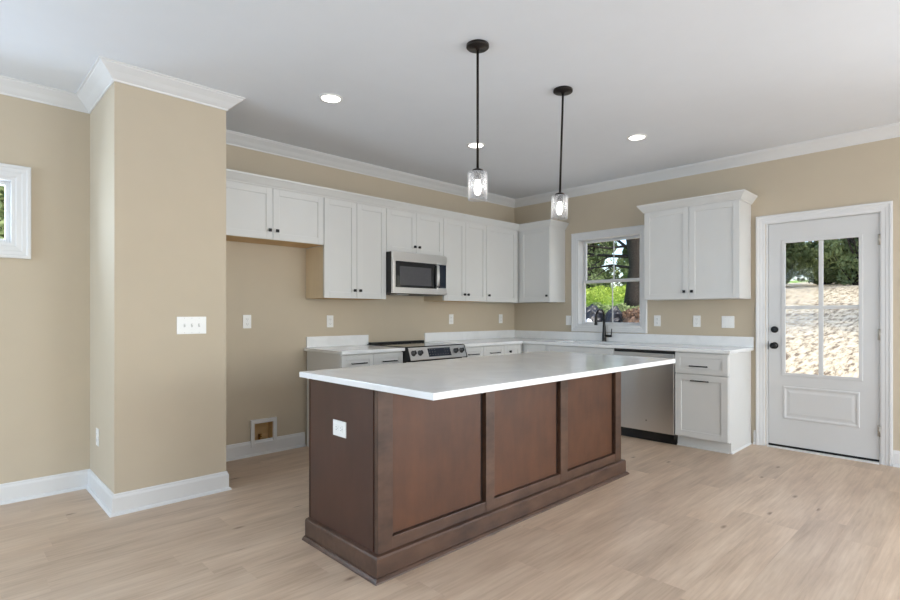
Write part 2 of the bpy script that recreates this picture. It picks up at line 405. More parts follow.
base([(0, -2.892), (0, -2.909)], 'baseboard_right', 'short white baseboard between end cabinet and door casing')
base([(0, -3.906), (0, YF)], 'baseboard_right', 'white baseboard right of the glazed door')

# ------------------------------------------------------------------ windows
def window_unit(name, label, f, u0, u1, z0, z1, cas=.088, dbl=True, mull=True, mid=None, sill_depth=.0, thing_loc=(0, 0, 0), bottom=True, muntin=True, deep=.06):
    """f(u, d, z): d = distance into the room (negative goes out through the wall)"""
    w = thing(name, f((u0 + u1) / 2, 0, z0), label, 'window', kind='structure')
    def B(mb, ua, ub, da, db, za, zb):
        a, c = f(ua, da, za), f(ub, db, zb); mb.box(a[0], c[0], a[1], c[1], a[2], c[2])
    mb = MB(); e = cas
    prof = [(0, .0005), (0, .009), (.008, .012), (e * .40, .013), (e * .44, .016), (e * .70, .017), (e * .76, .021), (e - .004, .021), (e, .016), (e, .0005)]
    crn = [(u0, z0, -1, -1), (u1, z0, 1, -1), (u1, z1, 1, 1), (u0, z1, -1, 1)]
    mb.loft([[f(u + su * o_, d_, z + sz * o_) for o_, d_ in prof] for u, z, su, sz in crn + crn[:1]], False, False)
    bmesh.ops.remove_doubles(mb.bm, verts=mb.bm.verts, dist=1e-5)
    mb.build('casing', 'trim', w)
    mb = MB(); j = .02
    for (ua, ub, za, zb_) in ((u0, u0 + j, z0, z1), (u1 - j, u1, z0, z1), (u0 + j, u1 - j, z1 - j, z1), (u0 + j, u1 - j, z0, z0 + j)):
        B(mb, ua, ub, .006, -.15, za, zb_)
    mb.build('jamb', 'trim', w, .001)
    a0, a1, b0, b1 = u0 + j, u1 - j, z0 + j, z1 - j
    def sash(za, zb_, d0):
        s_ = MB(); r_ = .026
        for (p, q, c, d) in ((a0, a0 + r_, za, zb_), (a1 - r_, a1, za, zb_), (a0 + r_, a1 - r_, zb_ - r_, zb_), (a0 + r_, a1 - r_, za, za + r_)):
            B(s_, p, q, d0, d0 - .03, c, d)
        so = s_.build('sash', 'trim', w, .003)
        g = MB(); B(g, a0 + r_ - .004, a1 - r_ + .004, d0 - .012, d0 - .016, za + r_ - .004, zb_ - r_ + .004); g.build('pane', 'pane', so)
        if muntin:
            g = MB(); c = (a0 + a1) / 2; B(g, c - .006, c + .006, d0 - .009, d0 - .0195, za + r_, zb_ - r_); g.build('muntin', 'trim', so, .002)
    if dbl:
        m_ = mid or (b0 + b1) / 2
        sash(b0, m_ + .017, -deep); sash(m_ - .017, b1, -deep - .031)
    else: sash(b0, b1, -deep)
    return w
fr = lambda u, d, z: (-d, u, z)          # right wall
fb = lambda u, d, z: (u, -d, z)          # back wall
window_unit('window_1', 'white double-hung window above the kitchen sink', fr, WIN[0], WIN[1], WIN[2], WIN[3], mid=1.617, deep=.10, cas=.068)
window_unit('window_2', 'small high white window at the far left edge', fb, TRN[0], TRN[1], TRN[2], TRN[3], cas=.082, dbl=False, muntin=False, deep=.05)
window_unit('window_7', 'unseen tall window added in the back wall, farther left than the small one', fb, TRN2[0], TRN2[1], TRN2[2], TRN2[3], cas=.082)  # unseen window, added to bring daylight onto the projecting wall block
fl_ = lambda u, d, z: (XL + d, u, z); ff = lambda u, d, z: (u, YF + d, z)  # unseen windows below are guesses, added to suit the daylight direction
window_unit('window_3', 'unseen added tall left wall window nearer the back wall', fl_, *LW[0])
window_unit('window_4', 'unseen added tall left wall window farther from the back wall', fl_, *LW[1])
window_unit('window_8', 'unseen wide window added in the right wall beyond the glazed door', fr, *RW)
window_unit('window_5', 'unseen wide window added in the front wall, left one', ff, *FW[0], muntin=True)
window_unit('window_6', 'unseen wide window added in the front wall, right one', ff, *FW[1], muntin=True)

# ------------------------------------------------------------------ glazed door
D0, D1 = -3.816, -3.012      # slab
d = thing('door_1', (0, (D0 + D1) / 2, 0), 'white back door with four-pane glass and black knob, right of the kitchen', 'door', kind='structure')
mb = MB()
c0, c1, ct = -3.904, -2.912, 2.143
i0, i1, it, e = c0 + .078, c1 - .078, ct - .078, .078
prof = [(0, .0005), (0, .010), (.008, .013), (e * .40, .014), (e * .44, .017), (e * .70, .018), (e * .76, .023), (e - .004, .023), (e, .018), (e, .0005)]
mb.loft([[(-d_, y + sy * o_, z + sz * o_) for o_, d_ in prof] for y, z, sy, sz in ((i0, 0, -1, 0), (i0, it, -1, 1), (i1, it, 1, 1), (i1, 0, 1, 0))], True, False)
mb.build('casing', 'trim', d)
mb = MB(); mb.box(-.0, .15, DOOR[0], DOOR[0] + .02, 0, DOOR[3]); mb.box(0, .15, DOOR[1] - .015, DOOR[1], 0, DOOR[3]); mb.box(0, .15, DOOR[0] + .02, DOOR[1] - .015, DOOR[3] - .016, DOOR[3])
mb.build('jamb', 'trim', d)
# slab with a glazing opening
G = (-3.688, -3.142, .688, 1.880)
sl = slab([D0, D1], [.03, 2.06], [G], .008, .052, lambda u, v, t: (t, u, v)).build('door_slab', 'door', d, .002)
mb = MB()
gw = .022
for (a, b_, z0, z1) in ((G[0] - gw, G[0] + .006, G[2] - gw, G[3] + gw), (G[1] - .006, G[1] + gw, G[2] - gw, G[3] + gw), (G[0], G[1], G[3] - .006, G[3] + gw), (G[0], G[1], G[2] - gw, G[2] + .006)):
    mb.box(0.001, .014, a, b_, z0, z1)
mb.build('glazing_frame', 'door', sl, .003)
mb = MB(); ym = (G[0] + G[1]) / 2; zm = 1.288
mb.box(.016, .044, ym - .016, ym + .016, G[2], G[3]); mb.box(.017, .043, G[0], G[1], zm - .015, zm + .015)
mb.build('muntin', 'door', sl, .003)
box(.028, .033, G[0] + .001, G[1] - .001, G[2] + .001, G[3] - .001).build('pane', 'pane', sl)
# raised lower panel
mb = MB(); q = (-3.69, -3.131, .272, .572)
def ring(mb, r0, x0, r1, x1):
    a = [(x0, r0[0], r0[2]), (x0, r0[1], r0[2]), (x0, r0[1], r0[3]), (x0, r0[0], r0[3])]; b_ = [(x1, r1[0], r1[2]), (x1, r1[1], r1[2]), (x1, r1[1], r1[3]), (x1, r1[0], r1[3])]
    mb.loft([a, b_], False, False)
ins = lambda r, k: (r[0] + k, r[1] - k, r[2] + k, r[3] - k)
ring(mb, q, .009, ins(q, .006), .001); ring(mb, ins(q, .006), .001, ins(q, .016), .001); ring(mb, ins(q, .016), .001, ins(q, .026), .0075)
ring(mb, ins(q, .026), .0075, ins(q, .038), .0075); ring(mb, ins(q, .038), .0075, ins(q, .056), .003)
k = ins(q, .056); mb.poly([(.003, k[0], k[2]), (.003, k[1], k[2]), (.003, k[1], k[3]), (.003, k[0], k[3])])
mb.build('lower_panel', 'door', sl)
box(.006, .05, D0, D1, .012, .03).build('door_sweep', 'rubber', sl)
box(-.03, .15, DOOR[0] + .02, DOOR[1] - .015, 0, .012).build('threshold', 'trim', d)
MB().lathe([(.031, 0), (.031, -.006), (.027, -.009), (.012, -.011), (.011, -.032), (.020, -.038), (.027, -.048), (.028, -.058), (.023, -.066), (.009, -.069)], (.008, -3.063, .938), 'x').build('door_knob', 'black', sl)
MB().lathe([(.031, 0), (.031, -.007), (.026, -.014), (.012, -.015)], (.008, -3.063, 1.085), 'x').box(-.016, -.006, -3.070, -3.056, 1.072, 1.098).build('deadbolt', 'black', sl, .001)
box(-.001, .01, D1 + .001, D1 + .004, .90, .975).build('strike', 'black', d)
for hz in (.27, 1.06, 1.84):
    MB().lathe([(.007, -.045), (.007, .045)], (-.0075, D0 - .004, hz), 'z', 12).box(-.002, .009, D0 - .014, D0 + .01, hz - .045, hz + .045).build('hinge', 'nickel', d)

# ------------------------------------------------------------------ cabinets
def FB(f, mb, ua, ub, da, db, za, zb):
    a, c = f(ua, da, za), f(ub, db, zb); mb.box(a[0], c[0], a[1], c[1], a[2], c[2])
def shaker(f, root, name, u0, u1, z0, z1, d, mat='cab', st=.056, th=.02):
    u0, u1 = sorted((u0, u1)); g = .0015; u0 += g; u1 -= g; z0 += g; z1 -= g
    mb = MB(); st2 = min(st, (z1 - z0) * .27)
    for (a, b_, c, e) in ((u0, u0 + st, z0, z1), (u1 - st, u1, z0, z1), (u0 + st, u1 - st, z0, z0 + st2), (u0 + st, u1 - st, z1 - st2, z1)):
        FB(f, mb, a, b_, d, d + th, c, e)
    FB(f, mb, u0 + st - .002, u1 - st + .002, d + .003, d + th - .008, z0 + st2 - .002, z1 - st2 + .002)
    return mb.build(name, mat, root, .0012, seg=1)
def knob(f, par, u, d, z):
    mb = MB(); FB(f, mb, u - .005, u + .005, d - .001, d + .014, z - .005, z + .005); FB(f, mb, u - .0125, u + .0125, d + .014, d + .026, z - .0125, z + .0125)
    mb.build('knob', 'black', par, .0015)
def pull(f, par, u, d, z, L=.16):
    mb = MB()
    for s_ in (-1, 1): FB(f, mb, u + s_ * L * .40 - .004, u + s_ * L * .40 + .004, d - .001, d + .026, z - .004, z + .004)
    FB(f, mb, u - L / 2, u + L / 2, d + .024, d + .033, z - .005, z + .005)
    mb.build('handle', 'black', par, .001)
UZ0, UZ1 = 1.372, 2.275
def upper(label, f, u0, u1, z0, doors, name='upper_cabinet', group='upper kitchen cabinets', body_u=None, raw=True, side=None, rev=None):
    a, b_ = body_u or (u0, u1)
    r = thing(name, f((u0 + u1) / 2, 0, z0), label, 'cabinet', group)
    mb = MB(); FB(f, mb, a, b_, .0005, .305, z0 + (.012 if raw else 0), UZ1 - .0005); mb.build('carcass', 'cab', r)
    if raw:
        mb = MB(); FB(f, mb, a + .001, b_ - .001, .001, .304, z0, z0 + .012); mb.build('bottom_panel', 'raw', r)
    if side is not None:
        mb = MB(); FB(f, mb, side[0], side[1], .001, .3055, z0, side[2]); mb.build('side_panel', 'rawside', r)
    for (p, q, ks) in doors:
        dr = shaker(f, r, 'door', p, q, z0, UZ1 - .006, .3055)
        if ks is not None: knob(f, dr, ks, .3255, z0 + .075)
    return r
# back wall run
upper('short wide white cabinet above the refrigerator space', fb, -4.0905, -3.0785, 1.842, [(-4.088, -3.555, -3.587), (-3.555, -3.080, -3.523)])
upper('white two-door wall cabinet between refrigerator space and microwave', fb, -3.0765, -2.389, UZ0, [(-3.0765, -2.731, -2.762), (-2.731, -2.389, -2.700)], side=(-3.0775, -3.076, 1.835))
upper('short white two-door cabinet directly above the microwave', fb, -2.387, -1.614, 1.842, [(-2.387, -2.000, -2.031), (-2.000, -1.614, -1.969)], raw=False)
upper('white two-door wall cabinet just right of the microwave', fb, -1.612, -.921, UZ0, [(-1.612, -1.270, -1.300), (-1.270, -.921, -1.240)], side=(-1.6135, -1.6121, 1.426))
upper('white single-door corner cabinet facing the room beside the window-wall cabinet', fb, -.919, -.35, UZ0, [(-.919, -.355, -.886)], body_u=(-.919, -.001), raw=False)
upper('white single-door cabinet on the window wall, left of the sink window', fr, -.80, -.35, UZ0, [(-.80, -.355, -.765)], body_u=(-.80, -.307), raw=False)
rc = upper('white two-door wall cabinet with crown between sink window and door', fr, -2.868, -1.968, UZ0, [(-2.868, -2.417, -2.450), (-2.417, -1.968, -2.378)], raw=False)
ccp = [(0, 2.266), (.008, 2.266), (.012, 2.276), (.020, 2.285), (.031, 2.302), (.045, 2.322), (.053, 2.330), (.055, 2.342), (-.015, 2.342), (-.015, 2.2765), (0, 2.2765)]
tag(sweep([(-4.0915, -.327), (-.327, -.327), (-.327, -.8015), (-.0005, -.8015)], ccp).build('cabinet_crown_moulding', 'cab'), 'white crown moulding along the tops of the back-wall cabinets, turning the corner', 'moulding')
# small filler behind the moulding of the right cabinet is the moulding itself
sweep([(-.0005, -1.9665), (-.327, -1.9665), (-.327, -2.8695), (-.0005, -2.8695)], ccp).build('crown', 'cab', rc)

# base cabinets
BT = .8835
def basecab(label, f, u0, u1, name='base_cabinet', drawers=(), doors=(), body=True, end=None, raw_toe=True):
    r = thing(name, f((u0 + u1) / 2, 0, 0), label, 'cabinet', 'base kitchen cabinets')
    mb = MB()
    if body: FB(f, mb, u0, u1, .031, .60, .10, BT)
    mb.build('carcass', 'cab', r)
    mb = MB(); FB(f, mb, u0, u1, .031, .552, .0005, .0995); FB(f, mb, u0, u1, .552, .566, .0005, .014); mb.build('toe_kick', 'cab', r)
    for (p, q, z0, z1, hs) in drawers:
        dr = shaker(f, r, 'drawer', p, q, z0, z1, .6005, st=.045)
        for h_ in hs: pull(f, dr, h_, .6205, z0 + (.115 if f is fb else .072))
    for (p, q, z0, z1, k_, kind) in doors:
        dr = shaker(f, r, 'door', p, q, z0, z1, .6005)
        if kind == 'knob': knob(f, dr, k_, .6205, z1 - .06)
        elif kind == 'pull': pull(f, dr, k_, .6205, z1 - .055)
    return r
b1 = basecab('white base cabinet with two drawers left of the range', fb, -3.085, -2.417, drawers=[(-3.085, -2.752, .685, .875, [-2.918]), (-2.752, -2.417, .685, .875, [-2.584])], doors=[(-3.085, -2.752, .105, .68, -2.785, 'knob'), (-2.752, -2.417, .105, .68, -2.72, 'knob')])
b2 = basecab('white base cabinet with two drawers right of the range', fb, -1.643, -.952, drawers=[(-1.643, -1.298, .685, .875, [-1.47]), (-1.298, -.952, .685, .875, [-1.125])], doors=[(-1.643, -1.298, .105, .68, -1.33, 'knob'), (-1.298, -.952, .105, .68, -1.265, 'knob')])
# corner unit
r = thing('corner_cabinet', (-.45, -.45, 0), 'white corner base cabinet with folding doors under the counter corner', 'cabinet', 'base kitchen cabinets')
slab([-.951, -.031], [-.951, -.031], [(-.951, -.60, -.951, -.60)], .10, BT, lambda u, v, t: (u, v, t)).build('carcass', 'cab', r)
slab([-.951, -.031], [-.951, -.031], [(-.951, -.552, -.951, -.552)], .0005, .0995, lambda u, v, t: (u, v, t)).build('toe_kick', 'cab', r)
dr = shaker(fb, r, 'door', -.951, -.642, .105, .875, .6005); knob(fb, dr, -.855, .6205, .80)
shaker(fr, r, 'door', -.951, -.642, .105, .875, .6005)
r = basecab('white sink base cabinet below the window with a false drawer front', fr, -1.788, -.953, body=False, drawers=[(-1.788, -.953, .685, .875, [])], doors=[(-1.788, -1.3705, .105, .68, -1.405, 'knob'), (-1.3705, -.953, .105, .68, -1.335, 'knob')])
ca = [o for o in r.children if o.name.startswith('carcass')][0]
bpy.data.objects.remove(ca)
mb = MB(); mb.box(-.60, -.031, -1.788, -1.772, .10, BT); mb.box(-.60, -.031, -.969, -.953, .10, BT); mb.box(-.60, -.031, -1.772, -.969, .10, .116); mb.box(-.60, -.585, -1.772, -.969, .116, BT)
mb.build('carcass', 'cab', r)
r = basecab('white end base cabinet with one drawer and one door right of the dishwasher', fr, -2.850, -2.405, drawers=[(-2.866, -2.407, .685, .875, [-2.625])], doors=[(-2.866, -2.407, .105, .68, -2.635, 'pull')])
mb = MB(); mb.box(-.60, -.0005, -2.869, -2.8505, .0995, BT); mb.box(-.552, -.0005, -2.869, -2.8505, .0005, .0995)
mb.build('end_panel', 'cab', r)
sweep([(-.552, -2.8695), (-.0295, -2.8695)], [(0, .0005), (.013, .0005), (.013, .007), (.006, .015), (0, .016)], side=1).build('shoe_moulding', 'trim', r)

# worktops
tag(slab([-3.100, -2.413], [-.648, -.0005], [], .884, .914, lambda u, v, t: (u, v, t)).build('countertop', 'quartz', None, .003), 'short white quartz countertop left of the range', 'countertop', 'quartz countertops')
us = [-1.647, -.648, -.0005]
sinkhole = (-.53, -.125, -1.73, -1.01)
tag(slab([-1.647, -.0005], [-2.893, -.0005], [(-1.647, -.648, -2.893, -.648), sinkhole], .884, .914, lambda u, v, t: (u, v, t)).build('countertop', 'quartz', None, .003), 'long L-shaped white quartz countertop holding the sink', 'countertop', 'quartz countertops')
tag(box(-3.078, -2.382, -.0205, -.0005, .9145, 1.016).build('backsplash', 'quartz', None, .002), 'low white quartz backsplash left of the range', 'backsplash', 'quartz backsplashes')
tag(box(-1.612, -.0005, -.0205, -.0005, .9145, 1.016).build('backsplash', 'quartz', None, .002), 'low white quartz backsplash right of the range up to the corner', 'backsplash', 'quartz backsplashes')
tag(box(-.0205, -.0005, -2.893, -.021, .9145, 1.011).build('backsplash', 'quartz', None, .002), 'low white quartz backsplash along the window wall behind the sink', 'backsplash', 'quartz backsplashes')

# sink
r = thing('kitchen_sink', (-.3275, -1.37, .68), 'white undermount kitchen sink below the window', 'sink')
mb = MB(); x0, x1, y0, y1 = -.545, -.11, -1.745, -.995; zt, zb, w_ = .8835, .68, .012
mb.box(x0, x1, y0, y1, zb, zb + w_); mb.box(x0, x0 + w_, y0, y1, zb + w_, zt); mb.box(x1 - w_, x1, y0, y1, zb + w_, zt); mb.box(x0 + w_, x1 - w_, y0, y0 + w_, zb + w_, zt); mb.box(x0 + w_, x1 - w_, y1 - w_, y1, zb + w_, zt)
mb.build('basin', 'ceramic', r, .004)
MB().lathe([(.045, .012), (.045, .015), (.03, .015), (.028, .0135)], (-.33, -1.37, .68)).build('drain', 'steel', r)
# faucet
r = thing('kitchen_faucet', (-.072, -1.37, .914), 'matte black gooseneck faucet in front of the sink window', 'faucet')
MB().lathe([(.027, .0003), (.027, .008), (.024, .012), (.023, .06), (.020, .12), (.0155, .20), (.0135, .25)], (-.072, -1.37, .914)).build('body', 'black', r)
pts = [(-.072, -1.37, 1.160)]; R_ = .085
for i in range(0, 13):
    a = PI * (1 - i / 12 * .93); pts.append((-.072 - R_ - R_ * math.cos(a) * 1.0 * -1 * -1, -1.37, 1.215 + R_ * math.sin(a)))
pts = [(-.072, -1.37, 1.150), (-.072, -1.37, 1.175)] + [(-.072 - R_ + R_ * math.cos(PI * i / 12 * .95), -1.37, 1.195 + R_ * math.sin(PI * i / 12 * .95)) for i in range(13)]
MB().tube(pts, .0115, 14).build('spout', 'black', r)
e_ = Vector(pts[-1])
MB().tube([e_ + Vector((.0, 0, .012)), e_ + Vector((-.002, 0, -.02)), e_ + Vector((-.010, 0, -.085)), e_ + Vector((-.012, 0, -.105))], [.0125, .0135, .0175, .018], 14).build('spray_head', 'black', r)
h = MB().tube([(-.072, -1.385, .978), (-.072, -1.452, .978), (-.072, -1.462, .979)], [.014, .013, .011], 12); h.tube([(-.072, -1.455, .975), (-.072, -1.459, .99), (-.070, -1.464, 1.062)], [.008, .006, .005], 10); h.build('lever', 'black', r)

# ------------------------------------------------------------------ range
rx0, rx1 = -2.409, -1.651
r = thing('cooking_range', ((rx0 + rx1) / 2, -.33, 0), 'stainless slide-in range with black cooktop and front knobs below the microwave', 'range')
mb = MB(); mb.box(rx0 + .003, rx1 - .003, -.645, -.022, .09, .905); mb.build('body', 'kick', r)
MB().box(rx0 + .02, rx1 - .02, -.60, -.03, .0005, .09).build('toe_kick', 'kick', r)
ct = MB(); ct.box(rx0, rx1, -.665, -.03, .906, .921); cto = ct.build('cooktop', 'blackglass', r, .003)
for (bx, by, br) in ((-2.22, -.47, .11), (-1.84, -.47, .09), (-2.22, -.19, .075), (-1.84, -.19, .095), (-2.03, -.17, .05)):
    mb = MB(); mb.lathe([(br, .9212), (br, .9214), (br - .003, .9214), (br - .003, .9212)], (bx, by, 0), 'z', 40, ends=False); mb.build('burner_ring', 'slot', cto)
MB().box(rx0 + .02, rx1 - .02, -.075, -.024, .921, .938).build('rear_vent_trim', 'kick', r, .003)
# slanted control panel
pr = [(-.650, .908), (-.672, .912), (-.714, .800), (-.712, .792), (-.650, .792)]
mb = MB(); mb.loft([[(rx0 + .006, a, z) for a, z in pr], [(rx1 - .006, a, z) for a, z in pr]], smooth=False); cp = mb.build('control_panel', 'steel', r, .002)
for xx in (rx0, rx1 - .006):
    mb = MB(); mb.loft([[(xx, a, z) for a, z in [(-.646, .906), (-.676, .915), (-.719, .796), (-.716, .785), (-.646, .785)]], [(xx + .0058, a, z) for a, z in [(-.646, .906), (-.676, .915), (-.719, .796), (-.716, .785), (-.646, .785)]]], smooth=False); mb.build('end_cap', 'kick', r)
nd = Vector((0, -(.912 - .800), -.042 * -1)).normalized(); nd = Vector((0, -.112, .042)).normalized(); sd_ = Vector((0, .042, .112)).normalized()
ctr = lambda x, t: Vector((x, -.714, .800)) + Vector((0, .042, .112)) * t
for kx in (-2.352, -2.270, -1.798, -1.715):
    c = ctr(kx, .52); mb = MB(); ax = nd
    pts_ = [c + ax * -.001, c + ax * .004, c + ax * .0041, c + ax * .030, c + ax * .034]
    mb.tube(pts_, [.027, .027, .022, .020, .016], 20); kn = mb.build('knob', 'darksteel', cp)
    mb = MB(); p = c + ax * .034; hw = .004
    mb.loft([[tuple(p + Vector((sx * hw, 0, 0)) + sd_ * sy * .018) for sx, sy in ((-1, -1), (1, -1), (1, 1), (-1, 1))], [tuple(p + ax * .006 + Vector((sx * hw, 0, 0)) + sd_ * sy * .018) for sx, sy in ((-1, -1), (1, -1), (1, 1), (-1, 1))]], smooth=False); mb.build('grip', 'kick', kn)
    # dark skirt behind the knob
mb = MB(); a = [ctr(x, t) + nd * .0012 for x, t in ((-2.165, .16), (-1.865, .16), (-1.865, .86), (-2.165, .86))]; b_ = [p - nd * .003 for p in a]
mb.loft([[tuple(p) for p in b_], [tuple(p) for p in a]], smooth=False); dp = mb.build('display', 'display', cp)
for k in range(9):
    x = -2.15 + k * .034; mb = MB()
    for t in (.3, .52, .72):
        if 3 <= k <= 5 and t > .4: continue
        a = [ctr(x + dx, t + dt) + nd * .0016 for dx, dt in ((0, 0), (.012, 0), (.012, .05), (0, .05))]; b_ = [p - nd * .001 for p in a]
        mb.loft([[tuple(p) for p in b_], [tuple(p) for p in a]], smooth=False)
    mb.build('button_marks', 'slot', dp)
mb = MB(); mb.box(rx0 + .004, rx1 - .004, -.690, -.6455, .27, .775); od = mb.build('oven_door', 'steel', r, .004)
MB().box(rx0 + .10, rx1 - .10, -.6925, -.688, .36, .66).build('oven_window', 'blackglass', od)
mb = MB(); mb.tube([(rx0 + .05, -.735, .73), (rx1 - .05, -.735, .73)], .011, 14); mb.box(rx0 + .07, rx0 + .09, -.735, -.6895, .722, .738); mb.box(rx1 - .09, rx1 - .07, -.735, -.6895, .722, .738); mb.build('handle', 'steel', od)
MB().box(rx0 + .004, rx1 - .004, -.688, -.6455, .095, .262).build('storage_drawer', 'steel', r, .004)

# ------------------------------------------------------------------ microwave
mx0, mx1, mz0, mz1 = -2.384, -1.652, 1.428, 1.8395
r = thing('over_range_microwave', ((mx0 + mx1) / 2, 0, mz0), 'stainless over-the-range microwave with dark window', 'microwave')
MB().box(mx0, mx1, -0.3960, -.001, mz0, mz1).build('body', 'kick', r, .002)
box(mx0 + .001, mx1 - .001, -0.4190, -0.3965, 1.775, mz1 - .001).build('top_grille', 'steel', r, .003)
dx1 = -1.800
md = slab([mx0 + .001, dx1], [mz0 + .004, 1.7745], [(mx0 + .032, dx1 - .004, 1.492, 1.748)], -0.4260, -0.3965, lambda u, v, t: (u, t, v)).build('door', 'steel', r, .003)
MB().box(mx0 + .0325, dx1 - .0045, -0.4240, -0.3990, 1.4925, 1.7475).build('door_glass', 'blackglass', md, .001)
MB().box(mx0 + .085, dx1 - .085, -0.4253, -0.4242, 1.515, 1.700).build('window_screen', 'meshglass', md)
h = MB(); h.tube([(dx1 - .012, -0.4260, 1.505), (dx1 - .012, -0.4560, 1.520), (dx1 - .012, -0.4600, 1.62), (dx1 - .012, -0.4560, 1.725), (dx1 - .012, -0.4260, 1.742)], .0115, 12); h.build('handle', 'steel', md)
cpn = slab([dx1 + .001, mx1 - .001], [mz0 + .004, 1.7745], [(dx1 + .012, mx1 - .016, 1.50, 1.745)], -0.4240, -0.3965, lambda u, v, t: (u, t, v)).build('control_panel', 'steel', r, .002)
MB().box(dx1 + .0125, mx1 - .0165, -0.4225, -0.3990, 1.5005, 1.7445).build('keypad', 'display', cpn)
MB().box(mx0 + .15, mx0 + .30, -.30, -.18, mz0 - .006, mz0 - .0005).build('light_lens', 'plate', r)
MB().box(mx1 - .30, mx1 - .12, -.32, -.15, mz0 - .003, mz0 - .0005).build('vent_filter', 'slot', r)

# ------------------------------------------------------------------ dishwasher
r = thing('dishwasher', (-.31, -2.094, 0), 'stainless dishwasher with black top strip between sink and end cabinet', 'dishwasher')
MB().box(-.597, -.032, -2.398, -1.793, .10, .880).build('tub', 'kick', r)
dd = MB().box(-.622, -.5975, -2.399, -1.792, .098, .852).build('door', 'steel', r, .004)
MB().box(-.616, -.5975, -2.399, -1.792, .8525, .8825).build('control_strip', 'kick', r, .001)
MB().box(-.575, -.032, -2.398, -1.793, .0005, .0995).build('kick_plate', 'kick', r)
MB().box(-.618, -.5975, -2.403, -2.390, .060, .097).build('corner_bracket', 'kick', r)
MB().lathe([(.007, 0), (.007, -.001)], (-.622, -2.13, .20), 'x', 16).build('badge', 'slot', dd)

# ------------------------------------------------------------------ island
ix0, ix1, iy0, iy1 = -4.070, -1.775, -2.478, -1.846
r = thing('kitchen_island', ((ix0 + ix1) / 2, (iy0 + iy1) / 2, 0), 'dark stained wooden kitchen island with recessed panels', 'island')
box(ix0 + .008, ix1 - .02, iy0 + .030, iy1, .0005, .883).build('carcass', 'groove_shade', r)
# front frame
box(ix0, ix0 + .086, iy0, iy0 + .0295, .10, .883).build('stile', 'cherrydk', r, .002)
for (a, b_) in ((-3.322, -3.25), (-2.585, -2.504), (-1.857, ix1)):
    box(a, b_, iy0, iy0 + .0295, .10, .883).build('stile', 'cherrydk', r, .002)
for (a, b_) in ((ix0 + .0865, -3.3225), (-3.2495, -2.5855), (-2.5035, -1.8575)):
    box(a, b_ - .022, iy0 + .022, iy0 + .0295, .176, .883).build('panel', 'cherry', r)
    box(a, b_, iy0 + .002, iy0 + .0295, .10, .171).build('bottom_rail', 'cherrydk', r, .002)
# end panels
box(ix0 - .001, ix0 + .0075, iy0 + .038, iy1 - .012, .10, .883).build('end_panel', 'cherryend_shade', r, .0015)
box(ix0 - .002, ix0 + .0075, iy1 - .006, iy1 + .001, .10, .883).build('rear_corner_strip', 'cherryend_shade', r)
box(ix1 - .0195, ix1, iy0 + .030, iy1 - .001, .10, .883).build('end_panel', 'cherryend_shade', r, .0015)
# base moulding on three sides
bp_ = [(0, .0005), (.046, .0005), (.044, .008), (.034, .018), (.026, .020), (.026, .102), (.020, .110), (.004, .113), (0, .113)]
sweep([(ix1 - .0, iy1), (ix1 - .0, iy0), (ix0, iy0), (ix0, iy1)], bp_, side=-1).build('base_moulding', 'cherrydk', r)
# cabinet doors on the kitchen side
fi = lambda u, d, z: (u, iy1 + d, z)
n_ = 3; w_ = (ix1 - ix0 - .02) / n_
for i in range(n_):
    a = ix0 + .01 + i * w_
    for (p, q, kx) in ((a, a + w_ / 2, a + w_ / 2 - .035), (a + w_ / 2, a + w_, a + w_ / 2 + .035)):
        dr = shaker(fi, r, 'door', p, q, .14, .70, .0005, 'cherryend_shade'); knob(fi, dr, kx, .0205, .64)
    dr = shaker(fi, r, 'drawer', a, a + w_, .705, .875, .0005, 'cherryend_shade', st=.045); pull(fi, dr, a + w_ / 2, .0205, .79)
tag(box(-4.120, -1.818, -2.913, -1.825, .884, .914).build('island_countertop', 'quartz', None, .003), 'large white quartz slab overhanging the dark wooden island', 'countertop', 'quartz countertops')

# ------------------------------------------------------------------ plates: outlets and switches (built facing -y)
def plate(w, h, label, kind, cat, gangs=1, name='wall_outlet', group='white outlets and switches'):
    r = thing(name, (0, 0, 0), label, cat, group)
    box(-w / 2, w / 2, -.006, -.0004, -h / 2, h / 2).build('cover_plate', 'plate', r, .002)
    for i in range(gangs):
        cx = (i - (gangs - 1) / 2) * .046
        if kind == 'outlet':
            for s_ in (-1, 1):
                mb = MB(); mb.box(cx - .016, cx + .016, -.0085, -.0055, s_ * .0215 - .014, s_ * .0215 + .014); rc_ = mb.build('receptacle', 'plate', r, .001)
                mb = MB(); z = s_ * .0215
                mb.box(cx - .008, cx - .006, -.0089, -.0084, z - .003, z + .006); mb.box(cx + .006, cx + .008, -.0089, -.0084, z - .003, z + .006); mb.box(cx - .002, cx + .002, -.0089, -.0084, z - .010, z - .006); mb.build('slots', 'slot', rc_)
        elif kind == 'switch':
            mb = MB(); mb.box(cx - .0055, cx + .0055, -.0075, -.0055, -.012, .012); fr_ = mb.build('toggle_frame', 'screw', r)
            mb = MB(); mb.loft([[(cx - .004, -.006, -.004), (cx + .004, -.006, -.004), (cx + .004, -.006, .008), (cx - .004, -.006, .008)], [(cx - .0035, -.018, .003), (cx + .0035, -.018, .003), (cx + .0035, -.018, .010), (cx - .0035, -.018, .010)]], smooth=False); mb.build('toggle', 'plate', fr_)
        elif kind == 'rocker':
            mb = MB(); mb.box(cx - .0165, cx + .0165, -.0085, -.0055, -.033, .033); mb.build('rocker', 'plate', r, .001)
    mb = MB()
    for i in range(gangs):
        cx = (i - (gangs - 1) / 2) * .046
        for s_ in ((0,) if kind == 'outlet' else (-.048, .048)): mb.lathe([(.0025, -.0064), (.0025, -.0058)], (cx, 0, s_), 'y', 10)
    mb.build('screws', 'screw', r)
    return r
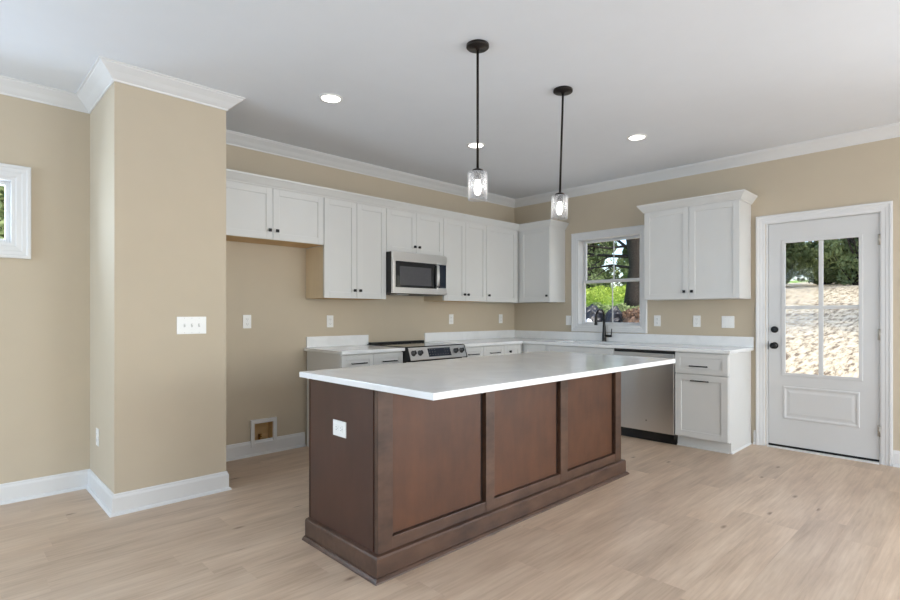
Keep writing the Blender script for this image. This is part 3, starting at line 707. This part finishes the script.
o1 = plate(.072, .116, 'white outlet on the back wall in the refrigerator space', 'outlet', 'outlet'); o1.location = (-3.635, 0, 1.163)
RX = -PI / 2
for (loc, rot, lab) in (((-2.821, 0, 1.157), 0, 'white outlet above the short countertop left of the range'),
                        ((-1.186, 0, 1.166), 0, 'white outlet on the back wall just right of the range, left of its neighbour'),
                        ((-.285, 0, 1.166), 0, 'white outlet on the back wall nearest the counter corner'),
                        ((0, -1.960, 1.155), RX, 'white outlet just right of the sink window, left of its neighbour'),
                        ((0, -2.371, 1.155), RX, 'white outlet midway between sink window and the double rocker plate'),
                        ((PX0, -.266, .40), RX, 'white low outlet on the left side of the projecting wall block'),):
    dup(o1, loc, lab, rot)
sw = plate(.186, .116, 'three-gang white toggle switch plate on the projecting wall block', 'switch', 'light switch', 3, 'light_switch'); sw.location = (-4.320, PY, 1.153)
s1 = plate(.072, .116, 'single white switch plate just left of the sink window casing', 'rocker', 'light switch', 1, 'light_switch'); s1.location = (0, -.850, 1.150); s1.rotation_euler = (0, 0, RX)
s2 = plate(.116, .116, 'double white rocker switch plate near the glazed door', 'rocker', 'light switch', 2, 'light_switch'); s2.location = (0, -2.665, 1.150); s2.rotation_euler = (0, 0, RX)
io = plate(.118, .080, 'white outlet plate on the end panel of the dark island', 'none', 'outlet', 1); io.location = (ix0 - .001, -2.157, .648); io.rotation_euler = (0, 0, RX)
for c in [c for c in io.children if c.name.startswith('screws')]: bpy.data.objects.remove(c)
for s_ in (-1, 1):
    mb = MB(); mb.box(-.014 + s_ * .0215, .014 + s_ * .0215, -.0085, -.0055, -.016, .016)
    ME = mb.build('receptacle', 'plate', None, .001); ME.parent = io
    mb = MB(); x_ = s_ * .0215
    mb.box(x_ - .006, x_ + .003, -.0089, -.0084, .006, .008); mb.box(x_ - .006, x_ + .003, -.0089, -.0084, -.008, -.006); mb.box(x_ + .006, x_ + .010, -.0089, -.0084, -.002, .002)
    k = mb.build('slots', 'slot', None); k.parent = ME

# water supply box
bx0, bx1, bz0, bz1 = BOX
r = thing('water_supply_box', ((bx0 + bx1) / 2, 0, bz0), 'white recessed water supply box with brass valve low in the refrigerator space', 'water box')
mb = MB()
for (a, b_, c, e) in ((-3.606, bx0 + .002, .076, .31), (bx1 - .002, -3.372, .076, .31), (bx0, bx1, bz1 - .002, .31), (bx0, bx1, .076, bz0 + .002)):
    mb.box(a, b_, -.020, -.0005, c, e)
mb.build('trim_frame', 'trim', r, .002)
mb = MB(); mb.box(bx0 + .001, bx1 - .001, .085, .09, bz0 + .001, bz1 - .001)
for (a, b_, c, e) in ((bx0 + .001, bx0 + .004, bz0 + .001, bz1 - .001), (bx1 - .004, bx1 - .001, bz0 + .001, bz1 - .001), (bx0 + .004, bx1 - .004, bz0 + .001, bz0 + .004), (bx0 + .004, bx1 - .004, bz1 - .004, bz1 - .001)): mb.box(a, b_, .0, .085, c, e)
mb.build('recess', 'raw', r)
mb = MB(); mb.tube([(-3.50, .055, bz0 + .004), (-3.50, .055, .165)], .009, 12); mb.tube([(-3.50, .055, .150), (-3.50, .020, .150)], [.008, .007], 12); mb.lathe([(.018, 0), (.018, .006)], (-3.50, .035, .166), 'z', 14); mb.build('valve', 'brass', r)

# ------------------------------------------------------------------ pendants
def pendant(loc, label):
    r = thing('pendant_lamp', loc, label, 'pendant lamp', 'pendants above the island')
    x, y, z = loc
    MB().lathe([(.064, -.002), (.064, -.015), (.060, -.019), (.012, -.021), (.009, -.030)], loc, 'z', 32).build('canopy', 'bronze', r)
    zb = 2.034
    MB().tube([(x, y, z - .03), (x, y, zb)], .0072, 12).build('rod', 'bronze', r)
    MB().lathe([(.010, .012), (.030, .004), (.036, -.004), (.036, -.012), (.020, -.014), (.020, -.050), (.017, -.052)], (x, y, zb - .0), 'z', 28).build('socket', 'bronze', r)
    mb = MB(); R1, z0, z1 = .055, 1.870, 2.023
    mb.lathe([(.018, z1), (R1 - .003, z1), (R1, z1 - .004), (R1, z0), (R1 - .003, z0), (R1 - .003, z1 - .006), (.018, z1 - .003)], (x, y, 0), 'z', 40, ends=False)
    mb.build('glass_shade', 'seeded', r)
    bl = MB(); bl.lathe([(.012, 1.984), (.013, 1.972), (.019, 1.955), (.0215, 1.935), (.019, 1.914), (.012, 1.900), (.003, 1.895)], (x, y, 0), 'z', 24); bl.build('bulb', 'bulb', r)
    return r
p1 = pendant((-3.362, -2.450, H), 'black-stemmed pendant with glass cylinder shade, nearer and left above the island')
p2 = dup(p1, (-2.518, -2.450, H), 'black-stemmed pendant with glass cylinder shade, farther and right above the island')

p2.rotation_euler = (.021, .0215, 0)
# recessed lights
def can(loc, label):
    r = thing('recessed_light', loc, label, 'recessed light', 'recessed ceiling lights')
    MB().lathe([(.082, -.0004), (.080, -.006), (.066, -.008), (.064, -.0005)], loc, 'z', 40, ends=False).build('trim_ring', 'plate', r)
    MB().lathe([(.064, -.0006), (.064, -.004), (.001, -.0045)], loc, 'z', 32).build('lens', 'led', r)
    return r
c1 = can((-3.566, -1.241, H), 'round lit recessed light nearest the projecting wall block')
dup(c1, (-2.089, -1.248, H), 'round lit recessed light seen beside the rod of the nearer pendant')
dup(c1, (-1.258, -2.350, H), 'round lit recessed light nearest the window wall')

# ------------------------------------------------------------------ outdoors
def gz(x, y): return -.35 + .15 * max(0, min(x, 17)) + .06 * max(0, x - 17)
def ground(name, mat, x0, x1, y0, y1, st, label, dz=0):
    bm = bmesh.new(); nx, ny = int((x1 - x0) / st), int((y1 - y0) / st); g = []
    for i in range(nx + 1):
        row = []
        for j in range(ny + 1):
            x, y = x0 + i * st, y0 + j * st
            row.append(bm.verts.new((x, y, gz(x, y) + dz + (.05 * math.sin(x * 1.3 + y) * math.cos(y * .9) if x > 1 else 0))))
        g.append(row)
    for i in range(nx):
        for j in range(ny): f = bm.faces.new((g[i][j], g[i + 1][j], g[i + 1][j + 1], g[i][j + 1])); f.smooth = True
    me = bpy.data.meshes.new(name); bm.to_mesh(me); bm.free(); me.materials.append(M[mat])
    o = bpy.data.objects.new(name, me); COL.objects.link(o); tag(o, label, 'ground', kind='structure'); return o
ground('yard_ground', 'straw', -20, 60, -30, 4.5, 1, 'straw-covered sloping yard outside the door')
ground('yard_bank', 'grass', -20, 60, 4.5, 44.5, 1, 'green sloping bank outside the sink window')

import numpy as np
def leaf_mesh(name, mat, centers, radii, count, size, parent, off, seed, flat=.8):
    rg = np.random.default_rng(seed)
    C_ = np.array(centers, float); R = np.array(radii, float); wts = R ** 2; wts /= wts.sum()
    k = rg.choice(len(C_), count, p=wts)
    dv = rg.normal(size=(count, 3)); dv /= np.linalg.norm(dv, axis=1)[:, None]
    rad = R[k] * rg.uniform(.35, 1.0, count) ** .6
    P = C_[k] + dv * rad[:, None] * np.array([1, 1, flat])
    a = rg.normal(size=(count, 3)); a /= np.linalg.norm(a, axis=1)[:, None]
    b_ = np.cross(a, rg.normal(size=(count, 3))); b_ /= np.linalg.norm(b_, axis=1)[:, None]
    s_ = size * rg.uniform(.5, 1.2, count)[:, None]
    a *= s_; b_ *= s_ * .5
    V = np.stack([P - a, P - b_, P + a, P + b_], 1).reshape(-1, 3) - np.array(off)
    F = np.arange(count * 4).reshape(-1, 4)
    me = bpy.data.meshes.new(name); me.from_pydata(V.tolist(), [], F.tolist()); me.update()
    me.materials.append(M[mat]); o = bpy.data.objects.new(name, me); COL.objects.link(o); o.parent = parent
    return o
def tree(x, y, h, cr, label, mat, seed, leaves=4200, lsize=.13, trunk_r=.16, low=.25, group='trees outside', blobs=16):
    rg = random.Random(seed); z = gz(x, y) - .15
    r = thing('tree', (x, y, z), label, 'tree', group)
    mb = MB(); tp = [(x + rg.uniform(-.1, .1) * k, y + rg.uniform(-.15, .15) * k, z + h * .8 * k / 5) for k in range(6)]
    mb.tube(tp, [trunk_r * (1.25 - .2 * k) for k in range(6)], 10)
    cs, rs = [], []
    for i in range(blobs):
        a = rg.uniform(0, 2 * PI); q = rg.uniform(.15, 1) * cr; zz = z + h * rg.uniform(low, 1)
        sc = 1 - .5 * max(0, (zz - z) / h - .6)
        c = (x + q * math.cos(a) * sc, y + q * math.sin(a) * sc, zz); cs.append(c); rs.append(cr * rg.uniform(.35, .55))
        k = min(4, max(0, int((zz - z) / h * 4 - 1))); s0 = Vector(tp[k]); e0 = Vector(c)
        mb.tube([s0, (s0 + e0) / 2 + Vector((0, 0, -.1)), e0], [trunk_r * .35, trunk_r * .2, trunk_r * .06], 6)
    mb.build('trunk', 'bark', r)
    leaf_mesh('foliage', mat, cs, rs, leaves, lsize, r, (x, y, z), seed)
    return r
# the large dark tree seen through the sink window, with long low boughs reaching left
x, y = 12.2, 4.42; z = gz(x, y) - .1
r = thing('tree', (x, y, z), 'large dark-trunked tree with long drooping boughs seen through the sink window', 'tree', 'trees outside')
mb = MB(); mb.tube([(x, y, z), (x, y + .03, z + .6), (x + .05, y - .05, z + 1.6), (x, y + .05, z + 2.8), (x, y + .1, z + 5)], [.38, .26, .22, .25, .2], 14)
rg = random.Random(5); cs, rs = [], []
def bough(p, d_, L, rad, depth):
    pts_, q, dd = [p], p.copy(), d_.normalized()
    for k in range(5):
        dd = (dd + Vector((rg.uniform(-.22, .22), rg.uniform(-.2, .2), rg.uniform(-.25, .22)))).normalized()
        q = q + dd * L / 5; pts_.append(q.copy())
    mb.tube(pts_, [rad * (1 - .17 * k) for k in range(6)], 7)
    if depth:
        for k in range(1, 6):
            for _ in range(2 if depth == 2 else 1):
                bough(pts_[k], (dd + Vector((rg.uniform(-1, 1), rg.uniform(-.5, .5), rg.uniform(-.9, .8)))), L * .38, rad * .42, depth - 1)
    if depth < 2:
        for k in (3, 5): cs.append(tuple(pts_[k])); rs.append(rg.uniform(.16, .34))
for (h0, dy, dz, L, rad) in ((1.5, 1, .02, 4.0, .055), (1.9, 1, .22, 4.2, .07), (2.3, 1, .0, 4.0, .05), (2.6, 1, .35, 4.4, .075), (3.0, 1, .15, 4.0, .06), (2.1, .8, .6, 3.6, .06), (1.8, -1, .15, 2.6, .05), (2.5, -1, .3, 2.8, .06), (3.1, -1, .1, 2.6, .05)):
    bough(Vector((x, y + .1 * dy, z + h0)), Vector((rg.uniform(-.4, .3), dy, dz)), L, rad, 2)
mb.build('trunk', 'bark', r)
leaf_mesh('foliage', 'leaf_mid', cs, rs, 9000, .055, r, (x, y, z), 11)
specs = [  # x, y, h, crown, leaves colour, label
    (18.6, 7.5, 4.8, .95, 'leaf_mid', 'pale green tree right of the big trunk in the sink window'),
    (18.6, 10.0, 5.0, .95, 'leaf_mid', 'pale green tree behind the boughs in the sink window'),
    (18.9, 12.6, 5.2, .95, 'leaf_dark', 'dark green tree far left in the sink window'),
    (21.8, 8.8, 6.2, 1.1, 'leaf_dark', 'taller dark tree in the second row beyond the bank'),
    (21.8, 11.6, 6.2, 1.1, 'leaf_mid', 'taller pale tree in the second row beyond the bank'),
    (25.4, 10.2, 8.0, 1.4, 'leaf_dark', 'tallest dark tree in the last row beyond the bank'),
    (25.4, 13.8, 8.0, 1.4, 'leaf_mid', 'tallest pale tree in the last row beyond the bank'),
    (18.0, 4.0, 4.6, .9, 'leaf_mid', 'pale shrub-like tree between the big trunk and the evergreen'),
    (18.0, 1.35, 4.6, 1.0, 'leaf_dark', 'dark evergreen at the left side of the door glass'),
    (17.8, -1.15, 4.4, .9, 'leaf_mid', 'light leafy tree at the right side of the door glass'),
    (18.0, -3.6, 4.6, .9, 'leaf_dark', 'dark leafy tree just beyond the right edge of the door glass'),
    (21.2, 3.1, 6.2, 1.05, 'leaf_mid', 'tall pale tree beyond the dark evergreen in the door glass'),
    (21.2, .35, 6.2, 1.05, 'leaf_dark', 'tall dark tree filling the middle of the door glass'),
    (21.2, -2.4, 6.2, 1.05, 'leaf_mid', 'tall pale tree at the upper right of the door glass'),
    (25.2, 5.2, 8.0, 1.2, 'leaf_dark', 'farthest tall tree left of the door glass'),
    (25.2, 1.5, 8.0, 1.2, 'leaf_mid', 'farthest tall tree at the upper middle of the door glass'),
    (25.2, -2.1, 8.0, 1.2, 'leaf_dark', 'farthest tall tree at the upper right of the door glass'),
    (-4.9, 6.5, 4.8, 1.3, 'leaf_mid', 'green tree seen through the small high window'),
    (-5.6, 11.5, 7.0, 1.7, 'leaf_dark', 'dark tree behind the green one outside the small high window'),
]
for i, (x, y, h_, cr, mt, lab) in enumerate(specs):
    tree(x, y, h_, cr, lab, mt, 20 + i, leaves=int(6500 + 5000 * (x - 17.8) / 3.5) if x > 0 else 6000, lsize=(.10 if mt == 'leaf_mid' else .12) * (1.3 if x > 21 else 1), low=.08, blobs=24, trunk_r=.09)
# bare-ish tree beside the yard whose boughs throw the long streaks of shade on the straw
tree(9.0, -6.9, 7.5, 2.9, 'thinly leaved tree beside the straw yard, right of the door view', 'leaf_mid', 61, leaves=2600, lsize=.12, trunk_r=.2, low=.45, blobs=18)
tree(16.2, -6.8, 7.0, 2.4, 'thinly leaved tree at the far side of the straw yard', 'leaf_mid', 62, leaves=2600, lsize=.12, trunk_r=.18, low=.45, blobs=16)
# dark undergrowth under the far trees
cs, rs = [], []
rg = random.Random(19)
for i in range(90):
    x = rg.uniform(19.6, 20.1); y = rg.uniform(-6, 15); cs.append((x, y, gz(x, y) + rg.uniform(.2, 1.2))); rs.append(rg.uniform(.35, .6))
o = leaf_mesh('undergrowth', 'leaf_dark', cs, rs, 16000, .09, None, (0, 0, 0), 79, .8); tag(o, 'dark undergrowth filling the foot of the tree line', 'undergrowth', kind='stuff')
# sunny undergrowth on the bank
cs, rs = [], []
rg = random.Random(9)
for i in range(60):
    x = rg.uniform(13.2, 16.8); y = rg.uniform(5.4, 10.5); cs.append((x, y, gz(x, y) + .12)); rs.append(rg.uniform(.3, .6))
o = leaf_mesh('undergrowth', 'leaf_bright', cs, rs, 9000, .07, None, (0, 0, 0), 77, .7); tag(o, 'bright sunlit undergrowth on the bank seen through the sink window', 'undergrowth', kind='stuff')
cs, rs = [], []
for i in range(34):
    x = rg.uniform(10.4, 12.0); y = rg.uniform(2.8, 6.6); cs.append((x, y, gz(x, y) + .10)) if abs(y - 4.42) > .75 else cs.append((x - 1.0, y, gz(x, y) + .0)); rs.append(rg.uniform(.16, .28))
o = leaf_mesh('ground_ivy', 'leaf_mid', cs, rs, 5000, .05, None, (0, 0, 0), 78, .7); tag(o, 'pale green ivy at the foot of the large tree', 'ivy', kind='stuff')
# black plastic heap, white bag and brown litter in front of the bank
def heap(name, mat, label, cat, x, y, rx, ry, h_, seed, kind=None):
    rg = random.Random(seed); bm = bmesh.new(); bmesh.ops.create_icosphere(bm, subdivisions=5, radius=1); z = gz(x, y) - .08
    ph = [(rg.uniform(2, 7), rg.uniform(2, 7), rg.uniform(0, 6)) for _ in range(5)]
    for v in bm.verts:
        n_ = sum(1 - 2 * abs(math.sin(v.co.x * a + v.co.y * b_ * 1.3 + v.co.z * 3 + c)) for a, b_, c in ph) / 5
        f = 1 + .30 * n_; v.co = Vector((v.co.x * rx * f, v.co.y * ry * f, max(v.co.z, -.1) * h_ * f))
    for f in bm.faces: f.smooth = True
    me = bpy.data.meshes.new(name); bm.to_mesh(me); bm.free(); me.materials.append(M[mat])
    o = bpy.data.objects.new(name, me); COL.objects.link(o); o.location = (x, y, z); tag(o, label, cat, kind=kind); return o
heap('plastic_sheet_heap', 'tarp', 'larger black plastic sheeting heap outside, left part of the sink window', 'plastic sheeting', 9.0, 4.18, .40, .36, .60, 1)
heap('plastic_sheet_heap', 'tarp', 'smaller black plastic sheeting heap outside, middle of the sink window', 'plastic sheeting', 9.1, 3.48, .32, .27, .50, 2)
heap('plastic_bag', 'whitebag', 'white plastic bag lying before the black sheeting outside', 'bag', 8.40, 3.93, .10, .15, .26, 3)
hp = heap('leaf_litter_pile', 'brownpile', 'reddish brown litter pile at the right of the sink window', 'litter pile', 9.0, 2.68, .45, .42, .42, 4)
cs = [(9.0 + .3 * math.cos(a), 2.68 + .3 * math.sin(a), hp.location.z + .28) for a in (0, 1.3, 2.6, 3.9, 5.2)] + [(9.0, 2.68, hp.location.z + .36)]
leaf_mesh('loose_leaves', 'brownleaf', cs, [.2] * 6, 900, .05, hp, tuple(hp.location), 80)
